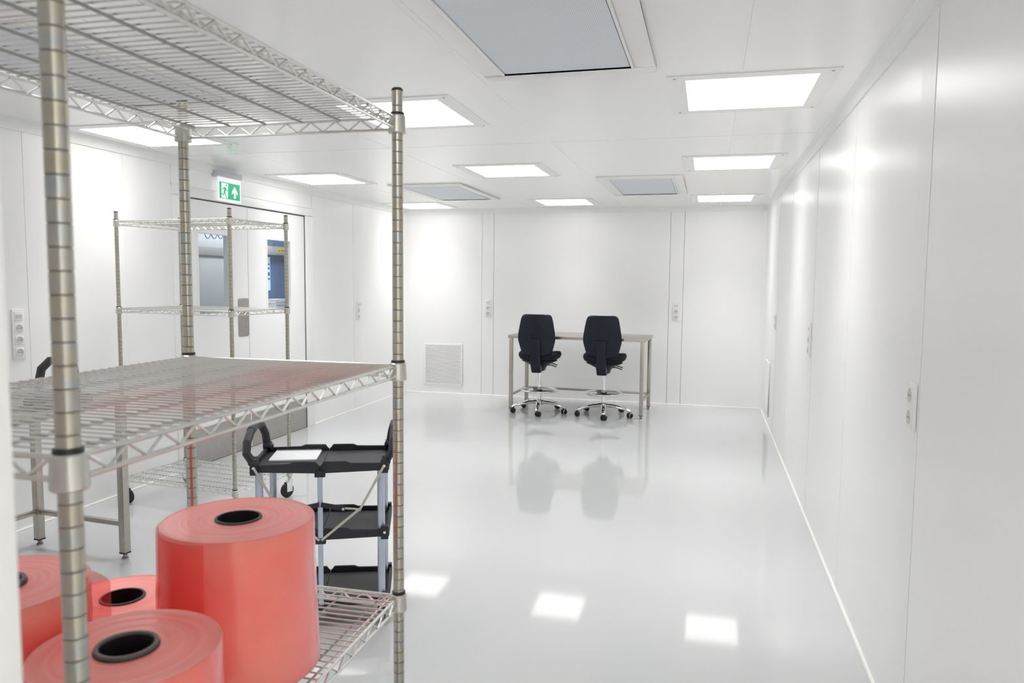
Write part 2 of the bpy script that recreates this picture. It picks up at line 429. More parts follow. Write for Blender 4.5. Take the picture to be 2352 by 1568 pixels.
def leaf(y0, y1, w0, w1):
    z0, z1, wz0, wz1 = 0.008, 2.124, 1.215, 1.868
    xf, xb = XL - 0.002, XL - 0.05
    mb = MB().box(xb, xf, y0, w0, z0, z1).box(xb, xf, w1, y1, z0, z1).box(xb, xf, w0, w1, z0, wz0).box(xb, xf, w0, w1, wz1, z1)
    lf = mb.build('door_leaf', M['doorleaf'], door, smooth=0)
    bx(XL - 0.016, XL - 0.010, w0 - 0.004, w1 + 0.004, wz0 - 0.004, wz1 + 0.004).build('window_pane', M['glass'], lf, smooth=0)
    f = MB(); e = 0.014
    i = 0.003
    f.box(XL - 0.053, XL + 0.001, w0 - e, w0 + i, wz0 - e, wz1 + e).box(XL - 0.053, XL + 0.001, w1 - i, w1 + e, wz0 - e, wz1 + e)
    f.box(XL - 0.053, XL + 0.001, w0 + i, w1 - i, wz0 - e, wz0 + i).box(XL - 0.053, XL + 0.001, w0 + i, w1 - i, wz1 - i, wz1 + e)
    f.build('window_frame', M['doorleaf'], lf, smooth=0)
    bx(XL - 0.002, XL + 0.0008, y0 + 0.012, y1 - 0.006, 0.012, 0.302).build('kick_plate', M['steel_plate'], lf, smooth=0)
    bx(XL - 0.002, XL + 0.0012, y0 + 0.012, y1 - 0.006, 0.302, 0.308).build('kick_plate_edge', M['chrome'], lf, smooth=0)
    return lf
l1 = leaf(4.999, 5.869, 5.20, 5.60)
l2 = leaf(5.874, 6.830, 6.17, 6.57)
bx(XL - 0.045, XL - 0.004, 5.8695, 5.8735, 0.01, 2.122).build('gap_dark_strip', M['gasket'], door, smooth=0)  # dark strip added to make the gap between the leaves read as shaded
rp = []
for (cyy, czz, a0) in ((5.84, 1.31, 0), (5.735, 1.31, 1), (5.735, 1.025, 2), (5.84, 1.025, 3)):
    for k in range(6):
        a = a0 * PI / 2 + k * PI / 10
        rp.append((cyy + 0.024 * math.cos(a), czz + 0.024 * math.sin(a)))
MB().prism(rp, XL - 0.002, XL + 0.0016, 'x').build('push_plate', M['steel_plate'], l1)
tag(l1.children[-1], 'brushed steel push plate with rounded corners')

# ------------------------------------------------------------------ the room seen through the door windows
nr = MB()
nr.box(-6.3, -6.2, 4.2, 9.6, 0, 2.42).box(-6.2, -4.02, 4.2, 4.3, 0, 2.42).box(-6.2, -4.02, 9.5, 9.6, 0, 2.42)
struct('wall_next_room', nr, M['wall'], label='walls of the room beyond the double door', smooth=0)
struct('ceiling_next_room', bx(-6.3, -4.02, 4.2, 9.6, 2.42, 2.5), M['ceil'], label='ceiling of the room beyond the double door', smooth=0)
t = thing('equipment_cabinet', 'tall grey machine housing behind the window beside the steel push plate', 'machine', (-5.1, 6.65, 0))
bx(-0.3, 0.3, -0.5, 0.42, 0.0, 2.15).build('housing', M['machine'], t, bevel=0.01)
bx(0.296, 0.312, -0.5, 0.42, 1.728, 1.815).build('band', M['machine_dark'], t, bevel=0.003)
bx(0.296, 0.308, -0.5, 0.42, 1.715, 1.724).build('shadow_gap', M['gasket'], t, smooth=0)
pts = []
for k in range(61):
    u = k / 60
    pts.append((-4.72, 6.36 + 0.60 * u, 1.938 + 0.025 * u - 0.050 * abs(math.sin(u * PI * 6)) ** 0.8))
c = MB().tube(pts, 0.005, 6).build('looped_cable', M['bluecable'])
tag(c, 'thin blue cable hanging in loops at the top of a door window', 'cable')
t = thing('blue_machine', 'blue machine with grey header seen through the far door window', 'machine', (-5.15, 7.95, 0))
bx(-0.3, 0.28, -0.36, 0.5, 0.0, 2.15).build('body', M['bluepanel'], t, bevel=0.01)
h = bx(0.27, 0.36, -0.42, 0.5, 1.772, 1.872).build('header', M['machine'], t, bevel=0.006)
lb = bx(0.36, 0.3615, -0.205, -0.03, 1.806, 1.848).build('warning_label', M['yellow'], t, smooth=0)
tr = [(-0.19, 1.814), (-0.158, 1.814), (-0.174, 1.840)]
MB().prism(tr, 0.3615, 0.3619, 'x').build('warning_triangle', M['hole'], lb, smooth=0)
for a, b in ((-0.135, -0.105), (-0.100, -0.070), (-0.064, -0.045)):
    bx(0.3615, 0.3619, a, b, 1.822, 1.832).build('label_mark', M['hole'], lb, smooth=0)
MB().tube([(0.30, -0.30, 1.885), (0.38, -0.30, 1.892)], 0.016, 10).tube([(0.33, -0.30, 1.886), (0.33, -0.14, 1.886)], 0.010, 8).build('valve', M['screw'], t)
s = bx(0.2815, 0.284, -0.315, -0.235, 1.37, 1.75).build('notice_strip', M['cyan'], t, smooth=0)
for z in (1.655, 1.61, 1.555, 1.535, 1.49):
    bx(0.284, 0.2845, -0.30, -0.245, z, z + 0.022).build('print_mark', M['bluepanel'], s, smooth=0)
sh = bx(-4.86, -4.62, 7.45, 8.3, 1.14, 1.18).build('paper_ledge', M['machine'])
tag(sh, 'grey ledge under the stacked paper beyond the far door window', 'ledge')
o = MB()
bx(-4.86, -4.62, 8.27, 8.3, 0.0, 1.14).build('ledge_support', M['machine'], sh, smooth=0)
bx(-4.86, -4.62, 7.45, 7.48, 0.0, 1.14).build('ledge_support', M['machine'], sh, smooth=0)
p = MB()
for k in range(6):
    d = random.uniform(-0.008, 0.008)
    p.box(-4.83 + d, -4.66 + d, 7.50 + d, 7.77 + d, 1.18 + k * 0.016, 1.195 + k * 0.016)
tag(p.build('paper_stack', M['paper'], None, smooth=0), 'stack of white paper on the ledge beyond the far door window', 'paper')

# ------------------------------------------------------------------ ceiling fixtures
BEAM_W = 3.4           # watts of the downward beam each panel adds to its diffuse glow
def make_light():
    t = thing('ceiling_light', 'x', 'ceiling light', (0, 0, ZC), 0, 'square recessed ceiling lights')
    a, b, lx, ly = 0.365, 0.385, 0.283, 0.312
    f = MB().box(-a, a, -b, -ly, -0.005, -0.0003).box(-a, a, ly, b, -0.005, -0.0003).box(-a, -lx, -ly, ly, -0.005, -0.0003).box(lx, a, -ly, ly, -0.005, -0.0003)
    fl = f.build('flange', M['flange'], t, smooth=0)
    bx(-lx - 0.002, lx + 0.002, -ly - 0.002, ly + 0.002, -0.0035, -0.001).build('diffuser', M['lamp'], t, smooth=0)
    sm = MB().lathe([(0, -0.0065), (0.006, -0.0065), (0.007, -0.005)], 10).mesh('screw', M['screw'])
    for sx in (-1, 1):
        for sy in (-1, 1): link('screw', sm, fl, (sx * 0.33, sy * 0.345, 0))
    bd = bpy.data.lights.new('panel_beam', 'AREA'); bd.shape = 'RECTANGLE'; bd.size = 0.56; bd.size_y = 0.62
    bd.energy = BEAM_W; bd.spread = math.radians(84); bd.color = (1, 0.99, 0.975)
    bo = bpy.data.objects.new('panel_beam', bd); COL.objects.link(bo); bo.parent = t; bo.location = (0, 0, -0.006)
    return t
lights = [
    (0.157, 3.862, 'large lit ceiling panel nearest to the bare right wall'),
    (0.152, 6.06, 'lit ceiling panel between the seam and the small square filter, by the right wall'),
    (0.148, 8.59, 'lit ceiling panel over the corner of end wall and right wall'),
    (-1.628, 3.965, 'lit ceiling panel right behind the top of the tall shelf post'),
    (-1.635, 6.165, 'lit ceiling panel in the middle column, just past the long seam'),
    (-1.637, 8.72, 'lit ceiling panel above the two chairs and desk'),
    (-3.492, 4.22, 'lit ceiling panel seen under the top wire shelf near the door wall'),
    (-3.455, 6.365, 'lit ceiling panel in front of the green exit sign and double door'),
    (-1.625, 1.76, 'unseen lit ceiling panel added overhead, above the front shelving unit'),  # out of view, continues the grid; added to light the foreground
    (-3.50, 2.03, 'unseen lit ceiling panel added above the steel table by the door wall'),  # also unseen, added as foreground light
    (-3.455, 8.87, 'lit ceiling panel at the corner of door wall and end wall'),
]
proto = make_light()
for i, (x, y, lb) in enumerate(lights):
    o = proto if i == 0 else copy_tree(proto)
    o.location = (x, y, ZC); o['label'] = lb

def make_filter():
    t = thing('air_filter', 'x', 'air filter', (0, 0, ZC), 0, 'ceiling air filters')
    a, b, lx, ly = 0.372, 0.71, 0.272, 0.60
    ox, oy = lx + 0.011, ly + 0.011
    f = MB().box(-a, a, -b, -oy, -0.014, -0.0003).box(-a, a, oy, b, -0.014, -0.0003).box(-a, -ox, -oy, oy, -0.014, -0.0003).box(ox, a, -oy, oy, -0.014, -0.0003)
    f.build('flange', M['flange'], t, bevel=0.004)
    e = 0.012
    f = MB().box(-lx - e, lx + e, -ly - e, -ly, -0.019, -0.002).box(-lx - e, lx + e, ly, ly + e, -0.019, -0.002).box(-lx - e, -lx, -ly, ly, -0.019, -0.002).box(lx, lx + e, -ly, ly, -0.019, -0.002)
    f.build('inner_frame', M['flange'], t, bevel=0.002)
    bx(-lx - 0.002, lx + 0.002, -ly - 0.002, ly + 0.002, -0.010, -0.003).build('gasket', M['machine_dark'], t, smooth=0)
    bx(-lx + 0.005, lx - 0.005, -ly + 0.005, ly - 0.005, -0.0135, -0.0095).build('perforated_face', M['filter'], t, smooth=0)
    return t
filters = [
    (-0.610, 2.645, 'large blue grey perforated filter panel cut by the top of the picture'),
    (-0.608, 7.35, 'small blue grey filter panel in the ceiling between two lit panels at right'),
    (-2.655, 7.545, 'blue grey filter panel in the ceiling right of the tall shelf post'),
    (-2.655, 2.80, 'blue grey filter panel seen through the top wire shelf'),
]
fp = make_filter()
for i, (x, y, lb) in enumerate(filters):
    o = fp if i == 0 else copy_tree(fp)
    o.location = (x, y, ZC); o['label'] = lb

# ------------------------------------------------------------------ sockets, vents, sign
def socket_plate(label, kinds, loc, rotz, group='socket plates on the wall strips'):
    n = len(kinds); w, h = 0.084, 0.071 * n + 0.011
    t = thing('socket_plate', label, 'socket', loc, rotz, group)
    bx(-w / 2, w / 2, -0.011, 0.0, -h / 2, h / 2).build('plate', M['plastic'], t, bevel=0.004)
    for k, kd in enumerate(kinds):
        z = h / 2 - 0.0055 - 0.0355 - 0.071 * k
        i = bx(-0.0275, 0.0275, -0.0135, -0.010, z - 0.0275, z + 0.0275).build('socket_insert' if kd == 's' else 'data_insert', M['plastic'], t, bevel=0.0015)
        if kd == 's':
            MB().lathe([(0.0, -0.0137), (0.0195, -0.0137), (0.0205, -0.0142), (0.0225, -0.0146), (0.0235, -0.0136)], 24, (0, 0, z), 'y').build('recess', M['socket_in'], i)
            for s in (-1, 1):
                MB().lathe([(0.0, -0.0141), (0.003, -0.0141), (0.003, -0.0136)], 10, (s * 0.0095, 0, z), 'y').build('pin_hole', M['hole'], i, smooth=0)
        else:
            for s in (-1, 1):
                bx(s * 0.012 - 0.009, s * 0.012 + 0.009, -0.0142, -0.0134, z - 0.010, z + 0.009).build('data_port', M['socket_in'], i, smooth=0)
    return t
socket_plate('white wall plate with data port over three sockets, behind the nearest shelf post', 'dsss', (XL + 0.0005, 3.553, 1.172), PI / 2)
sp = socket_plate('narrow white socket plate on the door wall strip, next to the tall shelf post', 'dss', (XL + 0.0005, 8.01, 1.147), PI / 2)
MB().lathe([(0, -0.036), (0.013, -0.036), (0.015, -0.032), (0.015, -0.011)], 14, (0.03, 0, 0.072), 'y').build('plug', M['plastic'], sp)
socket_plate('white data and socket plate on the end wall, above the slatted vent', 'dss', (-2.76, YB - 0.002, 1.150), 0)
socket_plate('white data and socket plate on the end wall strip right of the desk', 'dss', (-0.372, YB - 0.002, 1.150), 0)
socket_plate('white double socket plate on the nearest strip of the right wall', 'ss', (XR - 0.002, 2.655, 1.125), -PI / 2)
socket_plate('white socket plate seen edge-on half way along the right wall', 'dss', (XR - 0.002, 5.215, 1.150), -PI / 2)
socket_plate('small white socket plate on the right wall, above the far vent', 'ss', (XR - 0.002, 7.80, 1.13), -PI / 2)

def wall_vent(label, loc, rotz, w=0.545, h=0.565):
    t = thing('wall_vent', label, 'vent', loc, rotz, 'slatted wall vents')
    e = 0.028
    f = MB().box(-w / 2, w / 2, -0.010, 0, h / 2 - e, h / 2).box(-w / 2, w / 2, -0.010, 0, -h / 2, -h / 2 + e).box(-w / 2, -w / 2 + e, -0.010, 0, -h / 2 + e, h / 2 - e).box(w / 2 - e, w / 2, -0.010, 0, -h / 2 + e, h / 2 - e)
    f.build('frame', M['plastic'], t, bevel=0.003)
    bx(-w / 2 + e, w / 2 - e, -0.0012, -0.0002, -h / 2 + e, h / 2 - e).build('duct_back', M['ventdark'], t, smooth=0)
    n = 26; H = h - 2 * e; p = H / n
    sm = MB().prism([(-0.0088, -p * 0.5), (-0.0100, -p * 0.28), (-0.0050, p * 0.30), (-0.0038, p * 0.12)], -w / 2 + e, w / 2 - e, 'x')
    me = sm.mesh('slat', M['plastic'], smooth=0)
    for k in range(n):
        link('slat', me, t, (0, 0, -H / 2 + p * (k + 0.5)))
    return t
wall_vent('white slatted air vent low on the end wall, beside the desk', (-3.378, YB - 0.0005, 0.3835), 0)
wall_vent('white slatted air vent low on the right wall near the corner', (XR - 0.0005, 8.56, 0.385), -PI / 2)

t = thing('exit_sign', 'green and white exit sign with running figure and arrow above the double door', 'exit sign', (XL + 0.002, 5.553, 2.14), PI / 2)
hs = MB().prism([(0.0, 0.19), (-0.035, 0.19), (-0.058, 0.200), (-0.062, 0.225), (-0.058, 0.238), (0.0, 0.242)], -0.162, 0.162, 'x')
hs.build('housing', M['signbody'], t, bevel=0.003)
pn = bx(-0.154, 0.154, -0.050, -0.041, 0.0, 0.192).build('panel', M['signwhite'], t, bevel=0.001)
gp = bx(-0.137, 0.139, -0.0506, -0.050, 0.019, 0.153).build('green_field', M['green'], t, smooth=0)
def pic(name, poly, m, d=0.0512):
    MB().prism([(a, b) for a, b in poly], -d, -0.0506, 'y').build(name, m, gp, smooth=0)
pic('white_doorway', [(-0.112, 0.024), (-0.040, 0.024), (-0.028, 0.030), (-0.022, 0.145), (-0.112, 0.147)], M['signwhite'])
G = M['green']
pic('figure_head', [(-0.050 + 0.0085 * math.cos(k * PI / 5), 0.130 + 0.0085 * math.sin(k * PI / 5)) for k in range(10)], G, 0.0518)
pic('figure_body', [(-0.084, 0.113), (-0.060, 0.114), (-0.052, 0.104), (-0.066, 0.068), (-0.084, 0.072), (-0.076, 0.098)], G, 0.0518)
pic('figure_arm', [(-0.062, 0.113), (-0.050, 0.098), (-0.028, 0.090), (-0.028, 0.084), (-0.054, 0.090), (-0.068, 0.104)], G, 0.0518)
pic('figure_arm', [(-0.082, 0.113), (-0.098, 0.102), (-0.104, 0.088), (-0.098, 0.086), (-0.092, 0.097), (-0.078, 0.103)], G, 0.0518)
pic('figure_leg', [(-0.084, 0.074), (-0.088, 0.058), (-0.122, 0.058), (-0.122, 0.051), (-0.080, 0.050), (-0.070, 0.070)], G, 0.0518)
pic('figure_leg', [(-0.076, 0.072), (-0.064, 0.048), (-0.052, 0.026), (-0.042, 0.026), (-0.056, 0.052), (-0.064, 0.072)], G, 0.0518)
pic('arrow', [(0.052, 0.034), (0.080, 0.034), (0.080, 0.084), (0.106, 0.060), (0.106, 0.084), (0.066, 0.132), (0.026, 0.084), (0.026, 0.060), (0.052, 0.084)], M['signwhite'])

# ------------------------------------------------------------------ wire shelving units
def post_mesh(h, r=0.0127):
    prof = [(0.0, 0.0), (r, 0.0)]
    z = 0.02
    while z < h - 0.02:
        prof += [(r, z), (r - 0.0011, z + 0.0006), (r - 0.0011, z + 0.0018), (r, z + 0.0024)]
        z += 0.0254
    prof += [(r, h), (0, h)]
    mb = MB().lathe(prof, 20)
    me = mb.mesh('post', M['post'], smooth=50)
    me.materials.append(M['groove'])
    for p in me.polygons:
        if abs(math.hypot(p.center.x, p.center.y)) < r - 0.0003 and 0.01 < p.center.z < h - 0.01: p.material_index = 1
    return me

def wire_unit(name, label, loc, rotz, L, W, tops, ptop, pbot, npitch, nrib, caster, group):
    t = thing(name, label, 'shelving unit', loc, rotz, group)
    pm = post_mesh(ptop - pbot)
    cap = MB().lathe([(0, 0.003), (0.010, 0.003), (0.0131, 0.0), (0.0131, -0.004), (0.0125, -0.004)], 20).mesh('cap', M['black'])
    foot = MB().lathe([(0.016, 0.0), (0.016, 0.006), (0.006, 0.010), (0.006, 0.05), (0, 0.05)], 14).lathe([(0, 0), (0.016, 0)], 14).mesh('foot', M['screw'])
    cor = [(-1, -1), (1, -1), (1, 1), (-1, 1)]
    for sx, sy in cor:
        p = link('post', pm, t, (sx * L / 2, sy * W / 2, pbot))
        link('cap', cap, p, (0, 0, ptop - pbot))
        if not caster: link('foot', foot, p, (0, 0, -pbot))
    if caster:
        for i, (sx, sy) in enumerate(cor):
            cs = MB().tube([(0, 0, 0.12), (0, 0, pbot + 0.01)], 0.010, 12).box(-0.018, 0.018, -0.02, 0.02, 0.105, 0.12)
            cs.box(-0.0175, -0.0145, -0.012, 0.035, 0.04, 0.107).box(0.0145, 0.0175, -0.012, 0.035, 0.04, 0.107)
            c = cs.build('caster', M['chrome'], t, bevel=0.001)
            c.location = (sx * L / 2, sy * W / 2, 0); c.rotation_euler = (0, 0, (-PI / 2, 0.3, 2.9, -PI / 2)[i])
            MB().lathe([(0.0, -0.0125), (0.038, -0.0125), (0.048, -0.011), (0.0505, -0.006), (0.0505, 0.006), (0.048, 0.011), (0.038, 0.0125), (0, 0.0125)], 28, (0, 0.022, 0.0505), 'x').build('wheel', M['rubber'], c)
    wr = 0.0017
    e = 0.0                                                       # edge wires run between the post axes
    dw = MB().tube([(0, -W / 2, 0), (0, W / 2, 0)], wr, 6).mesh('deck_wire', M['wire'])
    rb = MB().tube([(-L / 2 + 0.01, 0, 0), (L / 2 - 0.01, 0, 0)], 0.0026, 6).mesh('rib', M['rib'])
    col = MB().lathe([(0.0128, 0.0), (0.0185, 0.0), (0.0205, 0.002), (0.0185, 0.039), (0.0165, 0.041), (0.0128, 0.041)], 24, closed=True).mesh('collar', M['collar'])
    ring = MB().lathe([(0.0129, 0.0), (0.0158, 0.0), (0.0158, 0.0055), (0.0129, 0.0065)], 24, closed=True).mesh('sleeve_ring', M['black'])
    def zig(length):
        n = max(2, round((length - 0.05) / 0.0318)); n += n % 2
        a = -length / 2 + 0.025; st = (length - 0.05) / n
        pts = []
        for k in range(n + 1):
            pts.append((a + k * st, 0, -0.008 if k % 2 == 0 else -0.0305))
        return MB().tube(pts, 0.0024, 6).mesh('zigzag_wire', M['wire'])
    zl, zw = zig(L), zig(W)
    for top in tops:
        g = 0.018
        f = MB()
        for z in (-0.0065, -0.0315):
            for s in (-1, 1):
                f.tube([(-L / 2 + 0.012, s * W / 2, z), (L / 2 - 0.012, s * W / 2, z)], 0.0034, 8)
                f.tube([(s * L / 2, -W / 2 + 0.012, z), (s * L / 2, W / 2 - 0.012, z)], 0.0034, 8)
        # inner second edge wire under the deck
        for s in (-1, 1):
            f.tube([(-L / 2 + 0.012, s * (W / 2 - 0.02), -0.012), (L / 2 - 0.012, s * (W / 2 - 0.02), -0.012)], 0.0026, 6)
        sh = f.build('shelf', M['wire'], t); sh.location = (0, 0, top)
        for sx, sy in cor:
            link('collar', col, sh, (sx * L / 2, sy * W / 2, -0.041))
            link('sleeve_ring', ring, sh, (sx * L / 2, sy * W / 2, 0.0))
        for s in (-1, 1):
            link('zigzag_wire', zl, sh, (0, s * W / 2, 0))
            link('zigzag_wire', zw, sh, (s * L / 2, 0, 0), PI / 2)
        for k in range(1, npitch):
            link('deck_wire', dw, sh, (-L / 2 + L * k / npitch, 0, -0.0035))
        for k in range(nrib):
            y = -W / 2 + W * (k + 0.42) / (nrib - 0.16) if nrib > 1 else 0
            link('rib', rb, sh, (0, y, -0.0090))
    return t
NEAR = (-0.960, 1.137)
wire_unit('wire_shelving_unit', 'tall chrome wire shelving unit in front holding the red film rolls', (*NEAR, 0), PI / 2 + 0.015,
          0.946, 0.556, (1.886, 1.326, 0.776), 1.943, 0.03, 43, 6, False, 'wire shelving units')
wire_unit('wire_shelving_unit', 'chrome wire shelving unit on casters in front of the double door', (-3.261, 4.377, 0), -0.103,
          0.914, 0.546, (1.881, 1.313, 0.186), 1.935, 0.13, 36, 6, True, 'wire shelving units')

# ------------------------------------------------------------------ red film rolls
def film_roll(label, x, y, rt, rb_, z0, z1, core_r=0.042, rim='core', rimw=0.004):
    t = thing('film_roll', label, 'film roll', (x, y, z0), random.uniform(0, 6), 'rolls of red film on the bottom shelf')
    h = z1 - z0
    MB().lathe([(rb_ - 0.006, 0.0), (rb_, 0.006), (rb_ * 0.6 + rt * 0.4, h * 0.35), (rt * 0.9 + rb_ * 0.1, h * 0.75), (rt, h - 0.003), (rt - 0.002, h)], 72).build('film_wrap', M['film_side'], t)
    prof = [(rt - 0.002, h)]
    n = 9; ri = core_r + 0.001
    for k in range(1, n + 1):
        r = rt - 0.002 + (ri - rt + 0.002) * k / n
        prof.append((r, h - random.uniform(0.0, 0.0022)))
    MB().lathe(prof, 72).build('film_end', M['film_end'], t, smooth=60)
    MB().lathe([(rb_ - 0.006, 0.0), (core_r, 0.0)], 48).build('film_base', M['film_end'], t)
    MB().lathe([(core_r + 0.001, 0), (core_r + 0.001, h + 0.001), (core_r, h + 0.0025), (core_r - rimw, h + 0.0025), (core_r - rimw, h - 0.002), (core_r - rimw, 0.0)], 48, closed=True).build('core_tube', M['core'], t)
    if rimw > 0.006:
        MB().lathe([(core_r, h + 0.0025), (core_r - 0.001, h + 0.006), (core_r - rimw + 0.001, h + 0.006), (core_r - rimw, h + 0.0025)], 48, closed=True).build('core_rim', M['core_rim'], t)
    MB().lathe([(0, 0.002), (core_r - rimw, 0.002)], 32).build('core_floor', M['core'], t)
    return t
ZS = 0.776 - 0.0006
tall = film_roll('tallest red film roll, standing on the bottom wire shelf', -0.8505, 1.227, 0.1397, 0.148, ZS, 1.064)
w = MB().lathe([(0.1430, 0.284), (0.1445, 0.20), (0.149, 0.09), (0.1505, 0.03)], 40, arc=(2.4, 4.9))
lo = w.build('loose_wrap', M['sheet'], tall); lo.rotation_euler = (0, 0, -tall.rotation_euler[2])
film_roll('red film roll with a thick grey-rimmed black core, nearest at the bottom edge', -0.799, 0.88, 0.130, 0.131, ZS, 0.984, 0.0435, rimw=0.0075)
film_roll('low red film roll between the tallest roll and the shelf post', -1.122, 1.229, 0.117, 0.117, ZS, 0.876, 0.0415)
r4 = film_roll('red film roll at the far left, half hidden by the nearest shelf post', -1.08, 0.92, 0.132, 0.132, ZS, 1.030, 0.042, rimw=0.0075)
# free end of the film leaving the roll
pp = []
for k in range(13):
    u = k / 12
    pp.append((-1.044 + 0.095 * u, 1.048 - 0.034 * u * u))
tail = MB().grid([[(x, y, ZS + 0.004) for x, y in pp], [(x, y, 1.012) for x, y in pp]])
tl = tail.build('film_tail', M['sheet'], None); tl.parent = r4
tl.matrix_parent_inverse = (Matrix.Translation(r4.location) @ Matrix.Rotation(r4.rotation_euler[2], 4, 'Z')).inverted()

# ------------------------------------------------------------------ stainless tables
def steel_table(name, label, loc, rotz, L, D, H, group):
    t = thing(name, label, 'table', loc, rotz, group)
    tb = 0.034
    MB().box(-L / 2, L / 2, -D / 2, D / 2, H - tb, H).build('table_top', M['steel'], t, bevel=0.002)
    q = 0.02; ix, iy = L / 2 - 0.032, D / 2 - 0.032
    lm = bx(-q, q, -q, q, 0.034, H - tb).mesh('leg', M['steel'], bevel=0.0015)
    fm = MB().lathe([(0, 0.0), (0.017, 0.0), (0.018, 0.008), (0.011, 0.012), (0.011, 0.028), (0, 0.028)], 16).mesh('foot', M['screw'])
    cm = bx(-0.0205, 0.0205, -0.0205, 0.0205, 0.028, 0.036).mesh('leg_plug', M['black'], smooth=0)
    for sx in (-1, 1):
        for sy in (-1, 1):
            l = link('leg', lm, t, (sx * ix, sy * iy, 0)); link('foot', fm, l); link('leg_plug', cm, l)
    b = 0.0125; z = 0.19
    bx(-ix + q, ix - q, iy - b, iy + b, z - b, z + b).build('stretcher', M['steel'], t, bevel=0.001)
    for s in (-1, 1): bx(s * ix - b, s * ix + b, -iy + q, iy - q, z - b, z + b).build('stretcher', M['steel'], t, bevel=0.001)
    return t
steel_table('steel_desk', 'stainless steel desk against the end wall, behind the two swivel chairs', (-1.415, 8.705, 0), -0.048, 1.57, 0.72, 0.884, 'stainless steel tables')
# long side along the door wall, seen through the shelf
steel_table('steel_table', 'stainless steel table by the door wall, seen through the wire shelf', (-3.372, 2.60, 0), PI / 2 - 0.075, 1.56, 0.684, 0.884, 'stainless steel tables')

t = thing('carry_case', 'black plastic carrier with arched handle on the left-hand steel table', 'carrier', (-3.06, 2.985, 0.884), 1.48)
bx(-0.13, 0.13, -0.08, 0.08, 0.0, 0.05).build('base', M['cartblack'], t, bevel=0.012)
MB().tube([(-0.105, 0, 0.04), (-0.10, 0, 0.13), (-0.085, 0, 0.19), (-0.04, 0, 0.225), (0.04, 0, 0.222), (0.085, 0, 0.185), (0.10, 0, 0.12), (0.105, 0, 0.04)], 0.020, 8).build('handle', M['cartblack'], t, smooth=25)

